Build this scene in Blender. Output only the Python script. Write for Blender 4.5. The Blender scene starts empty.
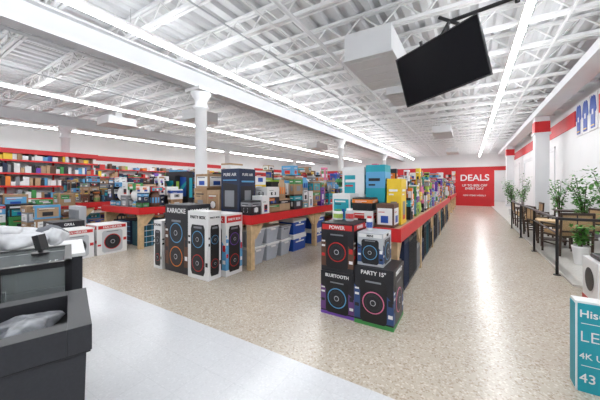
import bpy, math, random
from mathutils import Vector, Matrix
random.seed(7)
R = random.random
def U(a,b): return a+(b-a)*random.random()

# ---------------------------------------------------------------- materials
MATS={}
def mat(name,col,rough=0.5,metal=0.0,emit=None,es=0.0,alpha=None,noise=0.0,nscale=30.0,spec=0.5,trans=0.0):
    if name in MATS: return MATS[name]
    m=bpy.data.materials.new(name); m.use_nodes=True
    nt=m.node_tree; b=nt.nodes['Principled BSDF']
    c=(col[0],col[1],col[2],1)
    b.inputs['Base Color'].default_value=c
    b.inputs['Roughness'].default_value=rough
    b.inputs['Metallic'].default_value=metal
    b.inputs['Specular IOR Level'].default_value=spec
    if trans: b.inputs['Transmission Weight'].default_value=trans
    if emit:
        b.inputs['Emission Color'].default_value=(*emit,1); b.inputs['Emission Strength'].default_value=es
    if alpha is not None: b.inputs['Alpha'].default_value=alpha
    if noise>0:
        tc=nt.nodes.new('ShaderNodeTexCoord'); n=nt.nodes.new('ShaderNodeTexNoise'); n.inputs['Scale'].default_value=nscale
        r=nt.nodes.new('ShaderNodeValToRGB')
        r.color_ramp.elements[0].position=.3; r.color_ramp.elements[1].position=.7
        r.color_ramp.elements[0].color=tuple(x*(1-noise) for x in col)+(1,)
        r.color_ramp.elements[1].color=tuple(min(1,x*(1+noise)) for x in col)+(1,)
        nt.links.new(tc.outputs['Object'],n.inputs['Vector']); nt.links.new(n.outputs['Fac'],r.inputs['Fac']); nt.links.new(r.outputs['Color'],b.inputs['Base Color'])
    MATS[name]=m; return m

WHITE=mat('white_paint',(.70,.71,.725),.5,noise=.02,nscale=2)
GIRD=mat('girder_paint',(.58,.59,.605),.5,noise=.02,nscale=2)
CEIL=mat('ceiling_paint',(.66,.67,.685),.6,noise=.03,nscale=3)
STEEL=mat('joist_paint',(.86,.865,.87),.5)
WALL=mat('wall_paint',(.76,.765,.77),.6,noise=.02,nscale=1.5)
RED=mat('red_paint',(.60,.018,.02),.45,noise=.05,nscale=4)
REDW=mat('red_wall',(.56,.015,.02),.5,noise=.04,nscale=3)
LIGHT=mat('led_diffuser',(1,1,1),.4,emit=(.96,.98,1.0),es=42)
HOUSE=mat('light_housing',(.75,.76,.77),.4)
WOOD=mat('pine_wood',(.62,.44,.25),.55,noise=.15,nscale=12)
PLY=mat('plywood',(.60,.46,.30),.6,noise=.12,nscale=8)
DKWOOD=mat('dark_wood',(.05,.03,.02),.45,noise=.2,nscale=10)
CANE=mat('woven_cane',(.42,.28,.14),.7,noise=.25,nscale=60)
CARD=mat('cardboard',(.34,.21,.115),.7,noise=.08,nscale=9)
CARD2=mat('cardboard_light',(.44,.30,.18),.7,noise=.08,nscale=9)
BLACK=mat('black_plastic',(.008,.008,.010),.4)
BLK2=mat('black_print',(.013,.013,.018),.45)
DGREY=mat('dark_grey_plastic',(.022,.023,.028),.5,noise=.1,nscale=80)
GREY=mat('grey_plastic',(.22,.23,.25),.5)
LGREY=mat('light_grey_plastic',(.48,.50,.53),.4)
WPRINT=mat('white_print',(.76,.76,.76),.45)
BLUE=mat('blue_plastic',(.012,.07,.36),.4)
NAVY=mat('navy_fabric',(.012,.024,.065),.6)
TEAL=mat('teal_print',(.01,.32,.40),.45)
LBLUE=mat('light_blue_print',(.10,.34,.60),.45)
GREEN=mat('green_print',(.05,.27,.07),.5)
LIME=mat('lime_print',(.32,.50,.06),.5)
YEL=mat('yellow_print',(.80,.55,.03),.5)
ORA=mat('orange_print',(.75,.20,.02),.5)
REDP=mat('red_print',(.55,.02,.02),.45)
PUR=mat('purple_print',(.16,.06,.40),.45)
PINK=mat('pink_print',(.70,.18,.32),.5)
BROWN=mat('brown_print',(.11,.05,.03),.6)
TOTE=mat('tote_plastic',(.42,.46,.52),.3,noise=.05,nscale=6)
SCREEN=mat('tv_screen',(.004,.004,.006),.04,spec=.18)
CHROME=mat('chrome',(.7,.7,.7),.2,metal=1)
LEAF=mat('leaf',(.08,.25,.04),.5,noise=.3,nscale=8)
SOIL=mat('soil',(.05,.03,.02),.9)
GLASS=mat('case_glass',(.75,.85,.85),.05,alpha=.10)
CLOTH=mat('light_cloth',(.60,.61,.63),.9,noise=.1,nscale=15)
CLOTHG=mat('grey_cloth',(.16,.17,.19),.9,noise=.1,nscale=15)
BAG=mat('clear_bag',(.20,.21,.23),.3,noise=.4,nscale=20)
PALETTE=[CARD,CARD,CARD2,CARD2,WPRINT,WPRINT,WPRINT,BLK2,BLK2,BLUE,LBLUE,TEAL,REDP,REDP,YEL,ORA,GREEN,LIME,PUR,PINK,GREY,LGREY,BROWN,NAVY]
LABELS=[WPRINT,WPRINT,BLK2,YEL,REDP,BLUE,LBLUE,TEAL,GREEN,CARD2,ORA,GREY]

def floor_mat(name,base,spk,dark,speck,rough,tile=None):
    m=bpy.data.materials.new(name); m.use_nodes=True; nt=m.node_tree; b=nt.nodes['Principled BSDF']
    tc=nt.nodes.new('ShaderNodeTexCoord')
    n=nt.nodes.new('ShaderNodeTexVoronoi'); n.inputs['Scale'].default_value=speck
    rr=nt.nodes.new('ShaderNodeValToRGB'); e=rr.color_ramp.elements
    e[0].position=0; e[0].color=(*dark,1); e[1].position=.22; e[1].color=(*base,1)
    e1=e.new(.8); e1.color=(*base,1)
    e2=e.new(.95); e2.color=(*spk,1)
    sp=nt.nodes.new('ShaderNodeSeparateColor')
    nt.links.new(tc.outputs['Object'],n.inputs['Vector']); nt.links.new(n.outputs['Color'],sp.inputs['Color']); nt.links.new(sp.outputs['Red'],rr.inputs['Fac'])
    big=nt.nodes.new('ShaderNodeTexNoise'); big.inputs['Scale'].default_value=1.2; big.inputs['Detail'].default_value=6
    nt.links.new(tc.outputs['Object'],big.inputs['Vector'])
    mr=nt.nodes.new('ShaderNodeMapRange'); mr.inputs['To Min'].default_value=.90; mr.inputs['To Max'].default_value=1.08
    nt.links.new(big.outputs['Fac'],mr.inputs['Value'])
    mx=nt.nodes.new('ShaderNodeVectorMath'); mx.operation='SCALE'
    nt.links.new(rr.outputs['Color'],mx.inputs[0]); nt.links.new(mr.outputs['Result'],mx.inputs['Scale'])
    out=mx.outputs['Vector']
    if tile:
        br=nt.nodes.new('ShaderNodeTexBrick'); br.offset=0; br.inputs['Scale'].default_value=1
        br.inputs['Brick Width'].default_value=tile; br.inputs['Row Height'].default_value=tile
        br.inputs['Mortar Size'].default_value=.003; br.inputs['Color1'].default_value=(1,1,1,1); br.inputs['Color2'].default_value=(.975,.975,.975,1); br.inputs['Mortar'].default_value=(.92,.92,.92,1)
        nt.links.new(tc.outputs['Object'],br.inputs['Vector'])
        m2=nt.nodes.new('ShaderNodeVectorMath'); m2.operation='MULTIPLY'
        nt.links.new(out,m2.inputs[0]); nt.links.new(br.outputs['Color'],m2.inputs[1]); out=m2.outputs['Vector']
    nt.links.new(out,b.inputs['Base Color'])
    b.inputs['Roughness'].default_value=rough
    return m
TERR=floor_mat('terrazzo',(.50,.44,.365),(.62,.57,.49),(.35,.28,.21),70,.27)
TILEW=floor_mat('white_tile',(.64,.65,.67),(.68,.69,.71),(.60,.61,.63),80,.24,tile=.305)
TILEP=floor_mat('platform_tile',(.60,.58,.54),(.64,.62,.58),(.5,.47,.43),50,.3,tile=.4)

# ---------------------------------------------------------------- builder
class B:
    def __init__(s,name): s.n=name; s.v=[]; s.f=[]; s.mi=[]; s.ms=[]; s.sm=[]; s.M=Matrix.Identity(4)
    def midx(s,m):
        if m not in s.ms: s.ms.append(m)
        return s.ms.index(m)
    def add(s,vs,fs,m,smooth=False):
        o=len(s.v); k=s.midx(m)
        for p in vs: s.v.append(tuple(s.M@Vector(p)))
        for f in fs: s.f.append(tuple(i+o for i in f)); s.mi.append(k); s.sm.append(smooth)
    def box(s,x0,x1,y0,y1,z0,z1,m,taper=0.0):
        t=taper
        vs=[(x0+t,y0+t,z0),(x1-t,y0+t,z0),(x1-t,y1-t,z0),(x0+t,y1-t,z0),(x0,y0,z1),(x1,y0,z1),(x1,y1,z1),(x0,y1,z1)]
        s.add(vs,[(0,3,2,1),(4,5,6,7),(0,1,5,4),(1,2,6,5),(2,3,7,6),(3,0,4,7)],m)
    def cyl(s,p0,p1,r,m,seg=12,r2=None,smooth=True):
        p0=Vector(p0);p1=Vector(p1); r2=r if r2 is None else r2
        d=(p1-p0).normalized(); a=d.orthogonal().normalized(); b=d.cross(a)
        vs=[];n=seg
        for p,q in((p0,r),(p1,r2)):
            for i in range(n):
                t=2*math.pi*i/n; vs.append(p+(a*math.cos(t)+b*math.sin(t))*q)
        s.add(vs,[(i,(i+1)%n,n+(i+1)%n,n+i) for i in range(n)],m,smooth)
        s.add(vs,[tuple(range(n-1,-1,-1)),tuple(range(n,2*n))],m)
    def lathe(s,c,prof,m,seg=20):
        vs=[];n=seg
        for r,z in prof:
            for i in range(n):
                t=2*math.pi*i/n; vs.append((c[0]+r*math.cos(t),c[1]+r*math.sin(t),c[2]+z))
        fs=[]
        for k in range(len(prof)-1):
            for i in range(n): fs.append((k*n+i,k*n+(i+1)%n,(k+1)*n+(i+1)%n,(k+1)*n+i))
        s.add(vs,fs,m,True)
        s.add(vs[:n],[tuple(range(n-1,-1,-1))],m); s.add(vs[-n:],[tuple(range(n))],m)
    def blob(s,c,rx,ry,rz,m,jit=.15,nu=12,nv=8):
        vs=[];fs=[]
        ph=[U(0,6) for _ in range(6)]
        for j in range(nv+1):
            th=math.pi*j/nv
            for i in range(nu):
                f=2*math.pi*i/nu
                k=1+jit*(math.sin(3*f+ph[0])*math.sin(2*th+ph[1])+.6*math.sin(5*f+ph[2]+3*th))
                vs.append((c[0]+rx*k*math.sin(th)*math.cos(f),c[1]+ry*k*math.sin(th)*math.sin(f),c[2]+rz*math.cos(th)*(1+jit*.5*math.sin(2*f+ph[3]))))
        for j in range(nv):
            for i in range(nu): fs.append((j*nu+i,(j+1)*nu+i,(j+1)*nu+(i+1)%nu,j*nu+(i+1)%nu))
        s.add(vs,fs,m,True)
    def disc(s,c,nrm,r,m,th=.002,seg=24):
        c=Vector(c);nrm=Vector(nrm); s.cyl(c,c+nrm*th,r,m,seg,smooth=False)
    def poly(s,pts,nrm,th,m):
        n=len(pts); nrm=Vector(nrm)*th
        vs=[Vector(p) for p in pts]+[Vector(p)+nrm for p in pts]
        s.add(vs,[tuple(range(n)),tuple(range(2*n-1,n-1,-1))]+[(i,i+n,(i+1)%n+n,(i+1)%n) for i in range(n)],m)
    def done(s,bevel=0,seg=2,parent=None,rot=None,origin=None):
        me=bpy.data.meshes.new(s.n)
        if origin is None:
            xs=[p[0] for p in s.v];ys=[p[1] for p in s.v];zs=[p[2] for p in s.v]
            origin=((min(xs)+max(xs))/2,(min(ys)+max(ys))/2,min(zs))
        vs=[(p[0]-origin[0],p[1]-origin[1],p[2]-origin[2]) for p in s.v]
        me.from_pydata(vs,[],s.f)
        for m in s.ms: me.materials.append(m)
        for p,i,q in zip(me.polygons,s.mi,s.sm): p.material_index=i; p.use_smooth=q
        me.update()
        o=bpy.data.objects.new(s.n,me); bpy.context.collection.objects.link(o); o.location=origin
        if parent:
            o.parent=parent; o.location=Vector(origin)-parent.location
        if bevel:
            bm=o.modifiers.new('bevel','BEVEL'); bm.width=bevel; bm.segments=seg; bm.limit_method='ANGLE'; bm.angle_limit=math.radians(50)
        return o
def text(parent,name,body,size,loc,rot,m,ext=.002,align='CENTER',off=.018):
    c=bpy.data.curves.new(name,'FONT'); c.body=body; c.size=size; c.extrude=ext; c.align_x=align; c.align_y='CENTER'; c.offset=size*off
    c.materials.append(m)
    o=bpy.data.objects.new(name,c); bpy.context.collection.objects.link(o); o.parent=parent
    o.location=Vector(loc)-parent.location; o.rotation_euler=rot; return o
RF=(math.pi/2,0,0); RX=(math.pi/2,0,math.pi/2)

# ---------------------------------------------------------------- room shell
XL,XR,YF,YB,ZC=-19.5,3.0,-3.0,30.0,4.82
b=B('floor'); b.box(XL,XR,2.0,YB,-.1,0,TERR); b.box(XL,XR,YF,2.0,-.1,0,TILEW); b.done(origin=(0,0,0))
b=B('wall_left'); b.box(XL-.2,XL,YF,YB,0,ZC+.1,WALL); b.done()
b=B('wall_right'); b.box(XR,XR+.2,YF,YB,0,ZC+.1,WALL); b.done()
b=B('wall_back'); b.box(XL-.2,XR+.2,YB,YB+.2,0,ZC+.1,WALL); b.done()
b=B('wall_front'); b.box(XL-.2,XR+.2,YF-.2,YF,0,ZC+.1,WALL); b.done()
b=B('trim_1'); b.box(XL,XL+.04,YF,YB-.05,3.0,3.3,REDW); b.done()
b=B('trim_2'); b.box(XL+.05,XR-.04,YB-.04,YB,2.8,3.15,REDW); b.done()
b=B('trim_3'); b.box(XR-.03,XR,12.6,YB-.05,3.45,3.95,REDW); b.box(XR-.03,XR,8,10.6,3.45,3.95,REDW); b.done()
b=B('trim_4')
for (ya,yb) in((7.6,9.6),(15.2,18.6),(19.4,22.6),(24.8,28.4)):
    b.box(XR-.03,XR,ya,ya+.1,.2,3.0,WHITE); b.box(XR-.03,XR,yb-.1,yb,.2,3.0,WHITE); b.box(XR-.03,XR,ya+.1,yb-.1,2.9,3.0,WHITE); b.box(XR-.05,XR,ya-.05,yb+.05,3.0,3.08,WHITE)
b.done()
b=B('baseboard_right'); b.box(XR-.03,XR,YF,YB-.05,.035,.18,GREY); b.done()
b=B('ceiling'); per=.30
x=XL; vs=[];fs=[]
prof=[]
while x<XR:
    prof+=[(x,ZC),(x+.10,ZC),(x+.14,ZC-.07),(x+.26,ZC-.07)]; x+=per
prof.append((XR,ZC))
for px,pz in prof: vs+= [(px,YF,pz),(px,YB,pz)]
for i in range(len(prof)-1): fs.append((2*i,2*i+2,2*i+3,2*i+1))
b.add(vs,fs,CEIL); b.box(XL,XR,YF,YB,ZC+.01,ZC+.1,CEIL); b.done()
jb=B('ceiling_joist')
for z0,z1 in((4.35,4.41),(4.70,4.745)):
    jb.box(XL+.02,XR-.02,-.06,-.012,z0,z1,STEEL); jb.box(XL+.02,XR-.02,.012,.06,z0,z1,STEEL)
x=XL+.1;up=False
while x<XR-.4:
    jb.cyl((x,0,4.38 if not up else 4.72),(x+.36,0,4.72 if not up else 4.38),.017,STEEL,5); x+=.36; up=not up
j0=jb.done(origin=(0,0,4.36)); 
ys=[-1.6+1.12*i for i in range(30)]
j0.location.y=ys[0]
for y in ys[1:]:
    if y>YB-.2: break
    o=bpy.data.objects.new('ceiling_joist',j0.data); bpy.context.collection.objects.link(o); o.location=(0,y,4.36)
for gx in(-5.8,-14.2):
    b=B('ceiling_girder'); b.box(gx-.14,gx+.14,YF,YB,3.9,3.94,GIRD); b.box(gx-.14,gx+.14,YF,YB,4.30,4.34,GIRD); b.box(gx-.02,gx+.02,YF,YB,3.94,4.30,GIRD)
    b.done()
b=B('ceiling_girder'); b.box(2.12,2.58,YF,YB,4.12,4.34,WHITE); b.done()
b=B('ceiling_bridging')
for x in(-17.5,-9,-7.5,-3,1.4):
    b.box(x,x+.035,YF+.02,YB-.02,4.335,4.348,STEEL); b.box(x,x+.035,YF+.02,YB-.02,4.747,4.75,STEEL)
b.done()
b=B('sprinkler_pipe')
for x in(-7.0,-2.5,-12.8): 
    b.cyl((x,YF+.1,4.28),(x,YB-.1,4.28),.035,WHITE,8)
    y=0
    while y<YB-.5: b.cyl((x,y,4.28),(x,y,4.18),.012,CHROME,6); y+=3
for x in(-9.2,-3.6): b.cyl((x,YF+.1,4.27),(x,YB-.1,4.27),.015,LGREY,6)
b.done()
for cx in(-5.8,-14.2):
    for cy in(4.67,13.6,22.2):
        b=B('support_column'); b.lathe((cx,cy,0),[(.22,0),(.22,.04),(.15,.06),(.145,3.40),(.19,3.42),(.19,3.46),(.15,3.49),(.15,3.62),(.2,3.70),(.25,3.78),(.25,3.82)],WHITE,24)
        b.box(cx-.27,cx+.27,cy-.27,cy+.27,3.82,3.895,WHITE); b.done()
for cy in(4.3,14.0,23.7):
    b=B('wall_pillar'); b.box(2.14,2.56,cy-.22,cy+.22,.035,4.11,WHITE); b.box(2.12,2.58,cy-.24,cy+.24,3.5,3.92,REDW); b.box(2.1,2.6,cy-.26,cy+.26,.035,.2,WHITE); b.box(2.1,2.6,cy-.26,cy+.26,3.42,3.5,WHITE); b.done()
for lx in(.72,-4.7,-10.05,-15.9):
    b=B('linear_ceiling_light'); b.box(lx-.045,lx+.045,YF+.3,YB-1,4.00,4.04,LIGHT); b.box(lx-.034,lx+.034,YF+.3,YB-1,4.042,4.12,HOUSE)
    y=0
    while y<YB-1: b.cyl((lx,y,4.12),(lx,y,4.36),.006,CHROME,5); y+=2.4
    b.done()
def duct(x0,x1,y0,y1,z0,z1):
    b=B('hvac_diffuser_box'); b.box(x0,x1,y0,y1,z0+.02,z1,WHITE); b.box(x0-.03,x1+.03,y0-.03,y1+.03,z0,z0+.03,WHITE)
    n=5
    for i in range(n):
        yy=y0+.1+(y1-y0-.2)*i/(n-1); b.box(x0+.08,x1-.08,yy-.02,yy+.02,z0-.012,z0,HOUSE)
    b.box((x0+x1)/2-.12,(x0+x1)/2+.12,(y0+y1)/2-.12,(y0+y1)/2+.12,z1,4.325,WHITE); b.done(bevel=.008)
duct(-1.98,-1.13,4.8,6.5,3.76,4.26); duct(-1.75,-1.15,6.9,8.0,3.70,3.94)
duct(-1.4,-.7,13.5,15.5,3.8,4.1); duct(-1.4,-.7,22,24,3.8,4.1)
duct(-8.7,-8.0,6.2,7.2,3.8,4.15); duct(-8.7,-8.0,15,16.5,3.8,4.15); duct(-12.2,-11.3,5,6,3.8,4.1)

# ---------------------------------------------------------------- fixtures
def table(x0,x1,y0,y1):
    b=B('display_table'); H=.95
    b.box(x0+.02,x1-.02,y0+.02,y1-.02,H-.05,H-.005,PLY)
    for (a,c,d,e) in((x0,x1,y0,y0+.03),(x0,x1,y1-.03,y1),(x0,x0+.03,y0+.03,y1-.03),(x1-.03,x1,y0+.03,y1-.03)):
        b.box(a,c,d,e,H-.14,H+.02,RED)
    n=int((y1-y0)/2.4)+1
    for i in range(n+1):
        yy=y0+.05+(y1-y0-.2)*i/n
        for xx,sg in((x0+.05,1),(x1-.15,-1)):
            b.box(xx,xx+.1,yy,yy+.1,0,H-.05,WOOD)
            for t,s2 in((0,1),(1,-1)):
                if (i==0 and s2<0) or (i==n and s2>0): continue
                ya=yy+.1 if s2>0 else yy
                p=[(xx+.03,ya,H-.15),(xx+.03,ya,H-.42),(xx+.03,ya+s2*.06,H-.42),(xx+.03,ya+s2*.27,H-.18),(xx+.03,ya+s2*.27,H-.15)]
                b.poly(p,(1,0,0),.05,WOOD)
        b.box(x0+.15,x1-.15,yy+.02,yy+.08,H-.14,H-.06,WOOD)
    return b.done()
T1=(-1.72,-.7,3.45,13.2); T2=(-4.9,-3.2,3.62,13.2); T3=(-8.3,-6.5,3.5,13.2); T4=(-11.8,-9.9,3.6,13.2)
for t in(T1,T2,T3,T4): table(*t)
T5=(-1.9,-.75,14.8,21.5); T6=(-4.9,-3.2,14.8,21.5); T7=(-8.3,-6.6,14.8,21.5)
for t in(T5,T6,T7): table(*t)

def carton(b,x0,x1,y0,y1,z0,z1,m=None,lab=None):
    m=m or random.choice(PALETTE); lab=lab or random.choice(LABELS)
    b.box(x0,x1,y0,y1,z0,z1,m)
    w,d,h=x1-x0,y1-y0,z1-z0
    style=random.random(); e=.003
    def both(a,c,l,u,mm,o=0):
        b.box(x0+w*a,x0+w*c,y0-e-o,y0-o,z0+h*l,z0+h*u,mm)
        b.box(x1+o,x1+e+o,y0+d*a,y0+d*c,z0+h*l,z0+h*u,mm)
    if style<.28: both(.08,.92,.12,.82,lab)
    elif style<.5: both(0,1,.6,.88,lab)
    elif style<.75: both(.1,.6,.5,.85,lab)
    else: both(.3,.72,.1,.5,lab)
    l2=random.choice([BLK2,GREY,WPRINT,m,REDP,LGREY,BLUE])
    both(.28,.7,.2,.5,l2,e)
    both(.15,.75,.72,.77,random.choice([WPRINT,BLK2]),e); both(.15,.5,.64,.67,random.choice([WPRINT,BLK2,REDP]),e)
    if R()<.4:
        r=min(w,d,h)*.2
        b.disc((x0+w*.5,y0-2*e,z0+h*.36),(0,-1,0),r,random.choice([BLK2,GREY,WPRINT]),.003,12); b.disc((x1+2*e,y0+d*.5,z0+h*.36),(1,0,0),r,random.choice([BLK2,GREY,WPRINT]),.003,12)
    if m in(CARD,CARD2): b.box(x0+w*.46,x0+w*.54,y0,y1,z1,z1+.002,CARD2 if m is CARD else CARD)
def item(b,x0,x1,y0,y1,z0,z1,pal=None):
    k=R(); m=random.choice(pal or PALETTE)
    cx,cy=(x0+x1)/2,(y0+y1)/2; r=min(x1-x0,y1-y0)/2
    if k<.84: carton(b,x0,x1,y0,y1,z0,z1,m)
    elif k<.92:
        h=z1-z0; b.lathe((cx,cy,z0),[(r*.9,0),(r,.02*h),(r,.75*h),(r*.7,.85*h),(r*.7,h)],m,12); b.cyl((cx,cy,z0+.25*h),(cx,cy,z0+.6*h),r*1.01,random.choice(LABELS),12)
    else: b.blob((cx,cy,z0+(z1-z0)/2),(x1-x0)/2*.95,(y1-y0)/2*.95,(z1-z0)/2,m,.08)
def pile(name,x0,x1,y0,y1,z,hlo,hhi,cell=.34,pal=None,fill=.96,hmin=.10,hmax=.40):
    b=B(name); y=y0
    while y<y1-.12:
        dy=min(U(cell*.5,cell*1.25),y1-y); x=x0
        while x<x1-.1:
            dx=min(U(cell*.5,cell*1.3),x1-x)
            if R()<fill:
                edge=(x+dx>x1-.2) or (x<x0+.15)
                H=U(hlo,hhi)*(.75 if edge else 1.0); zz=z
                while zz<z+H-.05:
                    hh=min(U(hmin,hmax),z+H-zz+.06)
                    s=U(0,.035)
                    item(b,x+.01+s,x+dx-.01-s*.5,y+.01+s,y+dy-.01-s*.5,zz,zz+hh,pal); zz+=hh
            x+=dx
        y+=dy
    return b.done()
BOLD=[WPRINT,WPRINT,WPRINT,TEAL,LBLUE,YEL,REDP,ORA,GREEN,LIME,PUR,BLK2,BLK2,CARD2,PINK,BLUE]
CARDS=[CARD,CARD,CARD2,CARD2,CARD,WPRINT,BLK2,GREY,BROWN,LBLUE]
DARKS=[BLK2,BLK2,CARD,CARD,BROWN,NAVY,GREY,WPRINT,WPRINT,GREEN,REDP,LBLUE]
Z=.965
def tpile(T,name,ya,yb,lo,hi,**k): pile(name,T[0]+.06,T[1]-.06,ya,yb,Z,lo,hi,**k)
tpile(T1,'boxed_merchandise_pile',4.3,6.6,.40,.84,cell=.24,pal=BOLD)
tpile(T1,'boxed_merchandise_pile',6.65,9.8,.42,.9,cell=.25,pal=BOLD)
tpile(T1,'boxed_merchandise_pile',9.85,13.1,.45,.95,cell=.28,pal=PALETTE)
tpile(T2,'carton_pile',4.25,6.6,.5,1.0,cell=.34,pal=DARKS+CARDS+BOLD,hmin=.12,hmax=.45)
tpile(T2,'boxed_merchandise_pile',6.65,9.8,.45,1.0,cell=.3,pal=PALETTE)
tpile(T2,'boxed_merchandise_pile',9.85,13.1,.5,1.05)
tpile(T3,'boxed_merchandise_pile',3.6,4.75,.35,.75,cell=.34,pal=DARKS)
tpile(T3,'carton_pile',5.15,6.6,.5,1.0,cell=.38,pal=DARKS+CARDS)
tpile(T3,'carton_pile',6.65,9.8,.5,1.05,cell=.38,pal=CARDS+DARKS)
tpile(T3,'boxed_merchandise_pile',9.85,13.1,.5,1.1)
tpile(T4,'carton_pile',3.7,6.6,.35,.85,cell=.36,pal=DARKS)
tpile(T4,'boxed_merchandise_pile',6.65,13.1,.45,.95)
for T in(T5,T6,T7): tpile(T,'boxed_merchandise_pile',T[2]+.1,T[3]-.1,.5,1.1,cell=.42)
def under(x0,x1,y0,y1,name='under_table_cartons',pal=CARDS,cell=.45): pile(name,x0,x1,y0,y1,.002,.4,.6,cell=cell,pal=pal)
under(-8.0,-6.85,4.8,9.5); under(-4.6,-3.8,4.0,9.5); under(-11.5,-10.2,4,9.5)

def tvbox(x0,x1,y0,y1,z0,z1,m,scr,strip):
    b=B('television_carton'); b.box(x0,x1,y0,y1,z0,z1,m); W=x1-x0; H=z1-z0
    b.box(x0+W*.25,x0+W*.93,y0-.003,y0,z0+H*.18,z0+H*.85,BLACK); b.box(x0+W*.27,x0+W*.91,y0-.005,y0-.003,z0+H*.23,z0+H*.82,scr)
    b.poly([(x0+W*.27,y0-.005,z0+H*.23),(x0+W*.6,y0-.005,z0+H*.23),(x0+W*.91,y0-.005,z0+H*.6),(x0+W*.91,y0-.005,z0+H*.7)],(0,-1,0),.002,strip)
    b.box(x0+W*.04,x0+W*.2,y0-.003,y0,z0+H*.7,z0+H*.82,strip); b.box(x0+W*.04,x0+W*.18,y0-.003,y0,z0+H*.25,z0+H*.5,WPRINT)
    b.box(x1,x1+.003,y0+.03,y1-.03,z0+H*.2,z0+H*.8,strip); b.done(bevel=.004,seg=1)
tvbox(-8.0,-7.05,4.80,4.95,Z,Z+.80,BLK2,TEAL,LIME); tvbox(-7.75,-6.7,4.97,5.12,Z,Z+.92,BLK2,BLUE,TEAL)

# shelving gondolas
def shelving(name,x0,x1,y0,y1,H,face,shelves=6,step=.16,top=None):
    b=B(name)
    if face=='+x':
        b.box(x0,x0+.04,y0,y1,.0,H,WHITE)
        n=max(1,round((y1-y0)/1.22))
        for i in range(n+1):
            yy=y0+(y1-y0-.05)*i/n; b.box(x0+.04,x0+.10,yy,yy+.05,0,H,REDW); b.box(x0+.1,x1-.02,yy+.015,yy+.035,0,.12,REDW)
    else:
        b.box(x0,x1,y1-.04,y1,0,H,WHITE)
        n=max(1,round((x1-x0)/1.22))
        for i in range(n+1):
            xx=x0+(x1-x0-.05)*i/n; b.box(xx,xx+.05,y1-.1,y1-.04,0,H,REDW)
    for k in range(shelves):
        z=.12+(H-.35)*k/(shelves-1) if shelves>1 else .12
        if face=='+x':
            b.box(x0+.1,x1,y0,y1,z-.03,z,REDW); b.box(x1,x1+.012,y0,y1,z-.05,z+.01,RED)
        else:
            b.box(x0,x1,y0,y1-.1,z-.03,z,REDW); b.box(x0,x1,y0-.012,y0,z-.05,z+.01,RED)
        gap=(H-.35)/(shelves-1)-.05
        a,e=(y0+.03,y1-.03) if face=='+x' else (x0+.03,x1-.03)
        t=a
        while t<e-.05:
            w=U(step*.5,step*1.4); w=min(w,e-t); h=U(gap*.35,gap*.85)
            if R()<.88:
                m=random.choice(BOLD+CARDS+DARKS+[WPRINT]*12+[YEL,REDP,YEL])
                if face=='+x': 
                    b.box(x0+.15,x1-U(.02,.1),t,t+w*.94,z+.001,z+h,m)
                else: b.box(t,t+w*.94,y0+U(.02,.1),y1-.15,z+.001,z+h,m)
            t+=w
    if top:
        if face=='+x': b.box(x0,x1+.02,y0,y1,H,H+top,REDW)
        else: b.box(x0,x1,y0-.02,y1,H,H+top,REDW)
    return b.done()
shelving('store_shelving',-13.9,-13.35,-2.4,1.5,2.6,'+x',6,top=.16,step=.13)
shelving('store_shelving',-13.9,-13.35,1.55,5.5,2.6,'+x',6,top=.16,step=.13)
for i in range(5):
    shelving('wall_shelving',XL+.06,XL+.6,4+5.1*i,4+5.1*i+5,2.7,'+x',6,step=.22)
for i in range(4):
    shelving('wall_shelving',-18.6+4.4*i,-18.6+4.4*i+4.3,YB-.65,YB-.06,2.6,'-y',6,step=.25)
shelving('store_shelving',-7.5,-1.2,24.2,24.8,2.3,'-y',5,step=.25,top=.3)
shelving('store_shelving',-15.0,-8.2,24.2,24.8,2.3,'-y',5,step=.25,top=.3)

# DEALS wall
b=B('deals_sign_wall'); b.box(-.9,1.45,23.4,23.6,0,2.6,REDW)
b.box(-.9,1.45,23.39,23.40,1.0,1.03,RED)
sg=b.done()
text(sg,'deals_lettering','DEALS',.62,(.28,23.38,2.0),RF,WPRINT,.01)
text(sg,'sub_lettering','UP TO 80% OFF\nEVERY DAY',.22,(.28,23.38,1.35),RF,WPRINT,.01)
text(sg,'small_lettering','NEW ITEMS WEEKLY',.15,(.28,23.38,.75),RF,WPRINT,.01)

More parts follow.
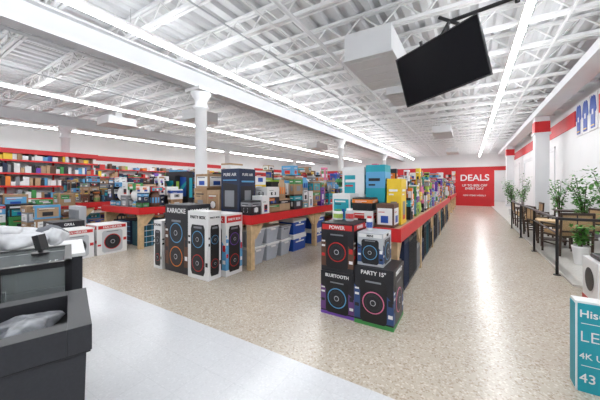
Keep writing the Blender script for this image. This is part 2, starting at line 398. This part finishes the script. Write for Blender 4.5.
# ---------------------------------------------------------------- speaker boxes
def printed(name,x0,x1,y0,y1,z0,z1,body,ringc,nw=1,faces=('-y','+x'),title='SPEAKER',accent=REDP,unit=BLACK,tm=WPRINT,bassbar=None,glow=None,scene=None):
    b=B(name); b.box(x0,x1,y0,y1,z0,z1,body); H=z1-z0
    texts=[]
    for fc in faces:
        if fc=='-y':
            O=Vector((x0,y0,z0)); uu=Vector((1,0,0)); n=Vector((0,-1,0)); W=x1-x0; rot=RF
        else:
            O=Vector((x1,y0,z0)); uu=Vector((0,1,0)); n=Vector((1,0,0)); W=y1-y0; rot=RX
        def P(u,v,o=0): return O+uu*(u*W)+Vector((0,0,v*H))+n*o
        def rect(u0,u1,v0,v1,m,o,th=.0015):
            pts=[P(u0,v0,o),P(u1,v0,o),P(u1,v1,o),P(u0,v1,o)]; b.poly(pts,n,th,m)
        if bassbar: rect(.0,1,.0,.07,bassbar,0)
        if scene:
            b.poly([P(0,.1,.0),P(1,.1,.0),P(1,.45,.0),P(.75,.62,0),P(.3,.5,0),P(0,.68,0)],n,.001,scene)
        rect(.04,.96,.86,.97,accent,.0)
        c=.06
        pts=[P(u,v,.0016) for u,v in((.16+c,.06),(.84-c,.06),(.84,.06+c),(.84,.80-c),(.84-c,.80),(.16+c,.80),(.16,.80-c),(.16,.06+c))]
        b.poly(pts,n,.0015,unit)
        r=min(W*.28,H*.62/(2*nw)*.97)
        for k in range(nw):
            v=.06+.70*(k+.5)/nw
            cc=P(.5,v,.0032)
            b.disc(cc,n,r,ringc[k%len(ringc)]); b.disc(cc+n*.002,n,r*.9,BLACK); b.disc(cc+n*.004,n,r*.78,DGREY); b.disc(cc+n*.006,n,r*.6,BLK2); b.disc(cc+n*.008,n,r*.26,LGREY); b.disc(cc+n*.010,n,r*.2,DGREY)
        rect(.30,.70,.745,.775,GREY,.0032)
        rect(.02,.13,.3,.36,accent,.0015); rect(.87,.98,.4,.5,accent,.0015); rect(.87,.98,.2,.26,tm,.0015); rect(.02,.13,.5,.54,tm,.0015); rect(.02,.13,.6,.63,tm,.0015)
        texts.append((title,min(H*.1,W*1.25/len(title)),P(.5,.91,.004),rot))
    o=b.done(bevel=.003,seg=1)
    for t,s,l,r_ in texts: text(o,'title_print',t,s,l,r_,tm)
    return o
y0=2.92
NIGHT=mat('night_blue_print',(.03,.07,.20),.45); DUSK=mat('dusk_purple_print',(.13,.05,.20),.45)
printed('speaker_box',-1.50,-1.09,y0,y0+.45,0,.50,BLK2,[LBLUE,PUR],1,title='BLUETOOTH',accent=BLK2,bassbar=PUR,scene=DUSK)
printed('speaker_box',-1.08,-.66,y0-.02,y0+.45,0,.62,BLK2,[PINK,LBLUE],1,title='PARTY 15"',accent=BLK2,bassbar=GREEN,scene=NIGHT)
printed('speaker_box',-1.50,-1.10,y0+.01,y0+.42,.503,1.06,BLK2,[REDP,LBLUE],1,title='POWER',accent=REDP,scene=BROWN)
printed('speaker_box',-1.06,-.78,y0+.03,y0+.38,.623,.98,LGREY,[LBLUE,GREY],1,title='MINI',accent=WPRINT,tm=BLACK,scene=NIGHT)
printed('speaker_box',-4.92,-4.68,y0,y0+.4,0,.86,WPRINT,[REDP,GREY],2,title='SOUND',accent=WPRINT,tm=BLACK)
printed('speaker_box',-4.62,-3.99,y0+.03,y0+.5,0,1.16,BLK2,[ORA,LBLUE],2,title='KARAOKE',accent=BLK2,scene=BROWN)
printed('speaker_box',-3.95,-3.46,y0,y0+.26,0,1.08,WPRINT,[REDP,LBLUE],2,title='PARTY BOX',accent=WPRINT,tm=BLACK)
printed('speaker_box',-3.95,-3.38,y0+.29,y0+.67,0,1.02,WPRINT,[REDP,PUR],2,title='PARTY BOX',accent=REDP,tm=WPRINT,scene=LBLUE)
printed('fan_box',-7.25,-6.72,2.75,3.35,0,.64,WPRINT,[REDP,GREY],1,title='FAN HEATER',accent=REDP,unit=LGREY)
printed('fan_box',-7.25,-6.72,2.10,2.70,0,.60,WPRINT,[GREY,REDP],1,title='FAN HEATER',accent=REDP,unit=LGREY)
printed('appliance_carton',-7.85,-7.3,2.2,2.75,0,.72,BLK2,[GREY,WPRINT],1,title='GRILL',accent=BLK2)
b=B('panel_heater'); b.box(-8.6,-8.0,2.9,3.05,.06,.98,LGREY)
for i in range(9): b.box(-8.57+.065*i,-8.54+.065*i,2.89,2.90,.15,.9,GREY)
b.box(-8.6,-8.5,2.85,3.1,0,.06,BLACK); b.box(-8.1,-8.0,2.85,3.1,0,.06,BLACK); b.done(bevel=.01)
pile('carton_pile',-9.9,-8.8,2.3,3.3,.002,.7,1.3,cell=.5,pal=CARDS)
pile('carton_pile',-11.9,-10.3,1.9,3.2,.002,.6,1.4,cell=.5,pal=DARKS)
b=B('chequered_storage_bag')
TBAG=mat('teal_dark_fabric',(.02,.09,.12),.7)
b.box(-7.2,-6.7,3.72,4.6,0,.60,TBAG)
for i in range(6): b.box(-6.70,-6.696,3.78+.14*i,3.80+.14*i,0.01,.59,LBLUE)
for i in range(4): b.box(-6.696,-6.692,3.74,4.58,.1+.14*i,.115+.14*i,WPRINT)
b.done(bevel=.006)
b=B('chequered_storage_bag'); b.box(-7.9,-7.3,3.72,4.5,0,.6,NAVY)
for i in range(5): b.box(-7.9,-7.3,3.714,3.72,.08+.12*i,.095+.12*i,LBLUE)
b.done(bevel=.006)

def carton_obj(name,*a,m=None,lab=None):
    b=B(name); carton(b,*a,m,lab); return b.done(bevel=.004,seg=1)
carton_obj('cardboard_carton',-4.8,-4.42,3.7,4.15,Z,1.44,m=CARD,lab=CARD2)
carton_obj('cardboard_carton',-4.39,-4.05,3.68,4.1,Z,1.40,m=CARD2,lab=CARD)
carton_obj('cardboard_carton',-4.78,-4.4,3.72,4.15,1.443,1.72,m=CARD,lab=WPRINT)
b=B('dehumidifier_box'); b.box(-4.0,-3.54,3.68,4.12,Z,1.80,NAVY)
b.poly([(-3.95,3.68,1.05),(-3.58,3.68,1.05),(-3.58,3.68,1.5),(-3.95,3.68,1.55)],(0,-1,0),.002,BLK2)
b.box(-3.9,-3.66,3.675,3.678,1.1,1.4,GREY)
b.box(-3.54,-3.538,3.72,4.08,1.02,1.48,BLK2); b.box(-3.538,-3.536,3.82,3.99,1.1,1.4,GREY); b.box(-3.538,-3.536,3.74,4.08,1.55,1.58,LBLUE); b.box(-3.95,-3.60,3.677,3.68,1.58,1.6,LBLUE)
o=b.done(bevel=.004,seg=1); text(o,'title_print','PURE AIR',.07,(-3.535,3.9,1.69),RX,WPRINT,off=0); text(o,'title_print','PURE AIR',.08,(-3.77,3.676,1.69),RF,WPRINT,off=0)
carton_obj('air_fryer_box',-3.50,-3.26,3.68,3.95,Z,1.22,m=BLK2,lab=GREY)
carton_obj('air_fryer_box',-3.50,-3.26,3.98,4.2,Z,1.30,m=WPRINT,lab=BLUE)

def tote(x0,x1,y0,y1,z0,h,m=TOTE,lid=WPRINT):
    b=B('storage_tote'); b.box(x0,x1,y0,y1,z0,z0+h-.04,m,taper=.04); b.box(x0-.01,x1+.01,y0-.01,y1+.01,z0+h-.04,z0+h-.003,lid)
    b.box(x1-.01,x1+.012,(y0+y1)/2-.08,(y0+y1)/2+.08,z0+h-.09,z0+h-.05,lid); b.done(bevel=.012)
for yy in(3.82,4.28):
    for k in range(2): tote(-3.76,-3.38,yy,yy+.4,k*.34,.34)
tote(-3.74,-3.36,4.74,5.1,0,.34); tote(-3.74,-3.36,4.74,5.1,.34,.3,lid=GREY)
def cooler(x0,x1,y0,y1,z0,h):
    b=B('picnic_cooler'); b.box(x0,x1,y0,y1,z0,z0+h*.72,BLUE,taper=.015); b.box(x0-.008,x1+.008,y0-.008,y1+.008,z0+h*.72,z0+h-.003,WPRINT)
    b.box(x1-.01,x1+.01,y0+.1,y1-.1,z0+h*.5,z0+h*.58,WPRINT); b.box(x1-.01,x1+.006,(y0+y1)/2-.04,(y0+y1)/2+.04,z0+h*.62,z0+h*.8,WPRINT); b.done(bevel=.015)
for k in range(2):
    cooler(-3.76,-3.36,5.2,5.75,k*.38,.38); cooler(-3.76,-3.36,6.15,6.75,k*.38,.38); 
under(-3.75,-3.4,6.9,12.5,pal=PALETTE)

def suitcase(x0,x1,y0,y1,h,m):
    b=B('suitcase'); b.box(x0,x1,y0,y1,.05,h,m)
    n=5
    for i in range(n):
        yy=y0+.03+(y1-y0-.06)*i/(n-1); b.box(x1-.005,x1+.006,yy-.008,yy+.008,.1,h-.05,m)
    for yy in(y0+.04,y1-.04):
        for xx in(x0+.05,x1-.05): b.cyl((xx-.012,yy,.03),(xx+.012,yy,.03),.028,BLACK,10)
    ym=(y0+y1)/2; b.cyl((x1-.03,ym-.06,h),(x1-.03,ym-.06,h+.03),.006,CHROME,6); b.cyl((x1-.03,ym+.06,h),(x1-.03,ym+.06,h+.03),.006,CHROME,6); b.box(x1-.045,x1-.015,ym-.07,ym+.07,h+.025,h+.045,BLACK)
    b.box((x0+x1)/2-.008,(x0+x1)/2+.008,y0-.004,y1+.004,.08,h-.03,CHROME if R()<.3 else BLACK)
    b.done(bevel=.02)
cols=[BLACK,NAVY,BLACK,DGREY,GREY,NAVY,BLACK,TBAG,BLACK]
legs=[3.5+9.55*i/5 for i in range(6)]; ii=0
for a,e in zip(legs[:-1],legs[1:]):
    y=a+.14; span=(e-.04-y); k=5; w=(span-.03*(k-1))/k
    for q in range(k):
        near=q in(0,k-1)
        suitcase(-1.25,-.765 if True else 0,y,y+w,.47 if near else U(.66,.755),cols[ii%len(cols)]); y+=w+.03; ii+=1

def jar(name,x,y,z,r,h,m,lab,cap):
    b=B(name); b.lathe((x,y,z),[(r*.9,0),(r,.01),(r,h*.75),(r*.75,h*.85),(r*.7,h*.86)],m,18); b.cyl((x,y,z+h*.2),(x,y,z+h*.6),r*1.01,lab,18); b.cyl((x,y,z+h*.86),(x,y,z+h),r*.75,cap,18); b.done()
carton_obj('blender_box',-1.64,-1.38,3.55,3.85,Z,1.38,m=WPRINT,lab=TEAL)
carton_obj('toaster_box',-1.34,-1.06,3.52,3.8,Z,1.16,m=WPRINT,lab=REDP)
carton_obj('toaster_box',-1.34,-1.08,3.53,3.8,1.163,1.33,m=BLK2,lab=ORA)
carton_obj('coffee_maker_box',-1.02,-.80,3.52,3.8,Z,1.26,m=BROWN,lab=WPRINT)
jar('plastic_jar',-1.42,3.24,1.063,.06,.13,WPRINT,LIME,GREEN)
jar('plastic_jar',-1.25,3.2,1.063,.05,.15,LGREY,REDP,WPRINT)
jar('spray_bottle',-.98,3.12,.983,.035,.16,WPRINT,BLUE,REDP)
b=B('boxed_merchandise_pile')
for (x0,x1,ya,yb,h,m,l) in((-1.64,-1.3,3.9,4.22,.80,WPRINT,TEAL),(-1.27,-1.0,3.88,4.2,.82,TEAL,LBLUE),(-.97,-.78,3.86,4.2,.62,YEL,REDP)):
    carton(b,x0,x1,ya,yb,Z,Z+h,m,l)
b.done(bevel=.004,seg=1)

# ---------------------------------------------------------------- TV
c=Vector((-.345,3.9,3.0)); ur=Vector((.909,-.415,0)).normalized(); nh=Vector((-.415,-.909,0)).normalized()
t=math.radians(14); n=(nh*math.cos(t)+Vector((0,0,-math.sin(t)))).normalized(); up=n.cross(ur).normalized()
if up.z<0: up=-up
ro=math.radians(6); u2=ur*math.cos(ro)+up*math.sin(ro); v2=up*math.cos(ro)-ur*math.sin(ro)
M=Matrix(((u2.x,v2.x,n.x,c.x),(u2.y,v2.y,n.y,c.y),(u2.z,v2.z,n.z,c.z),(0,0,0,1)))
b=B('hanging_television'); b.M=M
W_,H_=.545,.345
b.box(-W_,W_,-H_,H_,-.03,.0,BLACK); b.box(-W_+.012,W_-.012,-H_+.018,H_-.012,.0,.002,SCREEN); b.box(-W_,W_,-H_,-H_+.016,0,.006,BLACK); b.box(-W_,W_,H_-.01,H_,0,.006,BLACK); b.box(-W_,-W_+.01,-H_,H_,0,.006,BLACK); b.box(W_-.01,W_,-H_,H_,0,.006,BLACK)
b.box(-.35,.35,-.25,.2,-.07,-.03,BLACK); b.box(-.2,-.16,-.2,.42,-.1,-.07,BLACK); b.box(.16,.2,-.2,.42,-.1,-.07,BLACK); b.box(-.25,.25,.0,.05,-.13,-.1,BLACK)
b.M=Matrix.Identity(4)
p=M@Vector((0,.3,-.12)); 
b.cyl(M@Vector((0,.02,-.12)),p,.025,BLACK,8)
b.cyl(p,(-.22,4.0,3.58),.025,BLACK,8); b.cyl((-.22,4.0,3.58),(.45,3.86,3.58),.024,BLACK,8); b.cyl((-.12,3.98,3.51),(-.34,4.02,3.68),.022,BLACK,8)
b.cyl((.45,3.86,3.52),(.45,3.86,4.33),.025,BLACK,10); b.box(.36,.54,3.77,3.95,4.315,4.335,BLACK)
b.done()

# ---------------------------------------------------------------- right side
b=B('platform'); b.box(1.3,XR-.01,5.6,YB-.1,0.001,.03,TILEP); b.done()
b=B('metal_railing'); 
for yy in(6.17,8.1,10.0,12.0): b.cyl((1.24,yy,0),(1.24,yy,.94),.022,BLACK,10); b.cyl((1.24,yy,0),(1.24,yy,.012),.05,BLACK,12)
b.cyl((1.24,6.17,.94),(1.24,12.0,.94),.024,BLACK,10)
b.cyl((1.24,6.17,.94),(2.9,6.17,.94),.024,BLACK,10); b.cyl((2.9,6.17,0.032),(2.9,6.17,.94),.02,BLACK,10)
b.cyl((1.24,6.17,.70),(1.24,8.1,.70),.014,BLACK,8)
b.done()
def chair(x,y,rot,fab=CANE):
    b=B('cane_armchair'); b.M=Matrix.Translation((x,y,.033))@Matrix.Rotation(rot,4,'Z')
    w,d=.28,.27
    for sx in(-w,w):
        b.cyl((sx,-d,0),(sx,-d,.64),.022,DKWOOD,8,r2=.018); b.cyl((sx,d,0.003),(sx,d+.05,.9),.022,DKWOOD,8)
        b.box(sx-.025,sx+.025,-d-.03,d+.03,.62,.65,DKWOOD); b.box(sx-.012,sx+.012,-d,d,.2,.23,DKWOOD)
    b.box(-w,w,-d,d,.38,.42,DKWOOD); b.box(-w+.03,w-.03,-d,d-.02,.42,.49,fab)
    b.box(-w,w,d+.02,d+.06,.85,.9,DKWOOD); b.box(-w,w,d+.01,d+.05,.5,.54,DKWOOD); b.box(-w+.02,w-.02,d+.025,d+.04,.54,.85,CANE)
    b.box(-.012,.012,d+.02,d+.045,.54,.85,DKWOOD)
    b.done()
chair(1.75,8.0,math.radians(200)); chair(1.72,9.75,math.radians(100)); chair(1.7,10.8,math.radians(80)); chair(1.68,11.8,math.radians(-90)); chair(2.4,9.2,math.radians(-60)); chair(1.68,12.8,math.radians(90))
def side_table(x,y,w,d,h,top):
    b=B('side_table'); z=.031
    b.box(x-w/2,x+w/2,y-d/2,y+d/2,z+h-.04,z+h,top)
    for sx in(-1,1):
        for sy in(-1,1): b.box(x+sx*(w/2-.05)-.02,x+sx*(w/2-.05)+.02,y+sy*(d/2-.05)-.02,y+sy*(d/2-.05)+.02,z,z+h-.04,DKWOOD)
    b.box(x-w/2+.05,x+w/2-.05,y-d/2+.05,y+d/2-.05,z+.15,z+.17,DKWOOD); b.done(bevel=.004)
side_table(1.72,8.9,.6,.5,.62,WOOD); side_table(2.5,11.2,.6,.6,.72,DKWOOD)
def plant(x,y,z,h,spread,pot=WPRINT,leaves=420,pr=.17,name='potted_tree'):
    b=B(name); b.lathe((x,y,z),[(pr*.7,0),(pr,.30),(pr*1.05,.32),(pr*1.05,.34),(pr*.9,.34),(pr*.88,.30)],pot,20); b.cyl((x,y,z+.28),(x,y,z+.30),pr*.87,SOIL,16)
    for k in range(7):
        a=U(0,6.28); top=Vector((x+math.cos(a)*spread*.75,y+math.sin(a)*spread*.75,z+h*U(.6,1))); base=Vector((x+U(-.03,.03),y+U(-.03,.03),z+.29)); mid=base.lerp(top,.5)+Vector((-math.cos(a)*.07,-math.sin(a)*.07,.1))
        top.x=min(top.x,XR-.15)
        b.cyl(base,mid,.012,DKWOOD,6,r2=.009); b.cyl(mid,top,.009,DKWOOD,6,r2=.004)
        for q in range(leaves//7):
            tt=U(.25,1.05); p=(base.lerp(mid,tt*2) if tt<.5 else mid.lerp(top,(tt-.5)*2)); p=p+Vector((U(-1,1),U(-1,1),U(-1,1)))*spread*.33
            if p.x>XR-.18: p.x=XR-.18-U(0,.1)
            d=Vector((U(-1,1),U(-1,1),U(-.6,.5))).normalized(); s_=d.cross(Vector((U(-.3,.3),U(-.3,.3),1))).normalized(); L=U(.07,.12); W=L*.32
            b.add([p,p+d*L*.45+s_*W,p+d*L,p+d*L*.45-s_*W],[(0,1,2,3)],LEAF)
    b.done()
plant(2.3,6.95,.031,1.35,.30,leaves=500); plant(2.5,8.3,.031,1.85,.38,leaves=700); plant(1.75,7.1,.031,.75,.18,pr=.12,leaves=260); plant(2.6,10.3,.031,1.9,.36,leaves=600); plant(2.55,12.4,.031,1.7,.36); plant(1.75,16.6,.031,2.0,.45,leaves=640); plant(2.5,19.5,.031,2.0,.4)
for yy in(10.98,11.58,12.18):
    b=B('framed_jersey'); X=XR-.035
    pts=[(X,yy-.15,3.12),(X,yy+.15,3.12),(X,yy+.16,3.68),(X,yy+.2,3.55),(X,yy+.25,3.62),(X,yy+.17,3.98),(X,yy+.06,4.04),(X,yy,3.96),(X,yy-.06,4.04),(X,yy-.17,3.98),(X,yy-.25,3.62),(X,yy-.2,3.55),(X,yy-.16,3.68)]
    b.box(XR-.03,XR-.002,yy-.28,yy+.28,3.06,4.08,WPRINT)
    b.poly(pts,(-1,0,0),.01,BLUE); b.box(X-.013,X-.01,yy-.05,yy+.05,3.5,3.65,WPRINT); b.box(X-.013,X-.01,yy-.12,yy+.12,3.18,3.21,YEL); b.done()

# foreground right boxes
b=B('television_carton'); X0=.66
b.box(X0,1.75,2.79,2.90,0,.655,WPRINT)
b.box(X0+.012,1.75,2.785,2.79,.0,.64,TEAL); b.box(X0-.004,X0,2.79,2.90,0.02,.635,TEAL); b.box(X0+.03,1.7,2.783,2.785,.495,.500,WPRINT); b.box(X0+.03,1.7,2.783,2.785,.19,.195,WPRINT)
o=b.done(bevel=.003,seg=1)
text(o,'brand_print','Hisense',.075,(X0+.02,2.783,.565),RF,WPRINT,align='LEFT',off=.01); text(o,'model_print','LED TV',.11,(X0+.02,2.783,.40),RF,WPRINT,align='LEFT',off=-.012); text(o,'model_print','4K UHD',.06,(X0+.02,2.783,.26),RF,WPRINT,align='LEFT',off=-.0);text(o,'size_print','43 A4',.09,(X0+.02,2.783,.10),RF,WPRINT,align='LEFT',off=.0) 
b=B('helmet_carton'); b.box(1.24,1.85,4.45,4.95,0,.60,WPRINT); b.box(1.24,1.85,4.445,4.45,.0,.12,REDP); b.box(1.236,1.24,4.45,4.95,0,.12,REDP)
b.disc((1.50,4.444,.36),(0,-1,0),.17,BLACK); b.disc((1.55,4.441,.34),(0,-1,0),.09,GREY); b.disc((1.236,4.7,.36),(-1,0,0),.14,BLACK)
b.done(bevel=.003,seg=1)
b=B('shopping_bag'); b.box(1.28,1.75,4.5,4.85,.603,.66,BLACK); b.box(1.35,1.65,4.55,4.8,.66,.74,WPRINT); b.done(bevel=.02)

# ---------------------------------------------------------------- foreground left
ang=math.radians(-18.7)
b=B('trash_bin'); b.M=Matrix.Translation((-1.89,.41,0))@Matrix.Rotation(ang,4,'Z')
w=.30
b.box(-w+.02,w-.02,-w+.02,w-.02,.02,.72,DGREY,taper=.02)
b.box(-w+.005,w-.005,-w+.005,w-.005,.72,.73,BLACK)
for a in((-w,w,-w,-w+.09),(-w,w,w-.09,w),(-w,-w+.09,-w+.09,w-.09),(w-.09,w,-w+.09,w-.09)): b.box(*a,.73,.85,DGREY)
b.box(-w+.09,w-.09,-w+.09,w-.09,.73,.735,BLACK)
b.blob((-.05,.05,.785),.12,.12,.04,BAG,.25,24,14)
b.box(-w+.05,w-.05,-w+.05,w-.05,0,.02,BLACK)
b.done(bevel=.02,seg=3)
b=B('glass_display_case'); b.M=Matrix.Translation((-2.26,.78,0))@Matrix.Rotation(ang,4,'Z')
x0,x1,ya,yb=-.65,0,-1.5,0
b.box(x0,x1,ya,yb,0.0,.3,BLACK); b.box(x0+.01,x1-.01,ya+.01,yb-.01,.66,.67,BLACK); 
for xx in(x0,x1-.035):
    for yy in(ya,-.78,-.36,yb-.035): b.box(xx,xx+.035,yy,yy+.035,.3,1.0,BLACK)
b.box(x0,x1,ya,ya+.04,.965,1.0,BLACK); b.box(x0,x1,yb-.04,yb,.965,1.0,BLACK); b.box(x0,x0+.04,ya,yb,.965,1.0,BLACK); b.box(x1-.04,x1,ya,yb,.965,1.0,BLACK)
b.box(x0+.03,x1-.03,ya+.03,yb-.03,.985,.993,GLASS); b.box(x1-.012,x1-.008,ya+.03,yb-.03,.3,.97,GLASS); b.box(x0+.03,x1-.03,yb-.012,yb-.008,.3,.97,GLASS)
b.box(x0+.02,x0+.03,ya+.03,yb-.03,.3,.96,DGREY)
for k in range(40):
    xx=U(x0+.06,x1-.15); yy=U(ya+.1,yb-.15); zz=random.choice([.30,.67,.67]); b.box(xx,xx+U(.04,.08),yy,yy+.09,zz,zz+U(.02,.12),random.choice([WPRINT,CHROME,BLACK,BLK2,WPRINT,BLACK]))
b.done()
b=B('counter'); b.M=Matrix.Translation((-2.98,1.0,0))@Matrix.Rotation(ang,4,'Z'); b.box(-.75,0,-1.6,.1,0,.87,DGREY); b.box(-.78,.02,-1.62,.12,.87,.90,WPRINT); b.done(bevel=.005)
b=B('folded_clothes_pile')
for (x,y,z,r,m) in((-3.35,.75,1.02,.24,CLOTH),(-3.5,.45,1.03,.26,CLOTH),(-3.3,.35,1.05,.18,CLOTHG),(-3.6,.85,1.02,.2,CLOTH),(-3.3,1.0,1.02,.12,CLOTH),(-3.5,1.02,1.03,.16,CLOTHG),(-3.42,.7,1.10,.14,CLOTH)): b.blob((x,y,z),r,r*.8,.075 if z<1.1 else .045,m,.25,28,16)
b.done()
b=B('card_payment_terminal'); b.M=Matrix.Translation((-2.62,.72,1.0))@Matrix.Rotation(-.9,4,'Z'); b.cyl((0,0,0.001),(0,0,.02),.05,BLACK,16); b.cyl((0,0,.02),(0,0,.06),.015,BLACK,10)
b.M=b.M@Matrix.Translation((0,0,.09))@Matrix.Rotation(math.radians(15),4,'X'); b.box(-.035,.035,-.02,.02,-.05,.055,BLACK); b.box(-.027,.027,-.022,-.02,.0,.045,GREY); b.done(bevel=.004)

# ---------------------------------------------------------------- camera, world
cam=bpy.data.cameras.new('camera'); co=bpy.data.objects.new('camera',cam); bpy.context.collection.objects.link(co)
co.location=(0,0,1.5); co.rotation_euler=(math.pi/2,0,math.radians(31.5)); cam.lens=277/600*36; cam.sensor_width=36; cam.shift_y=-15/600; cam.clip_start=.05
bpy.context.scene.camera=co
w=bpy.data.worlds.new('world'); bpy.context.scene.world=w; w.use_nodes=True; w.node_tree.nodes['Background'].inputs[0].default_value=(.9,.95,1,1); w.node_tree.nodes['Background'].inputs[1].default_value=.5
bpy.context.scene.view_settings.view_transform='Standard'
bpy.context.scene.view_settings.exposure=.25
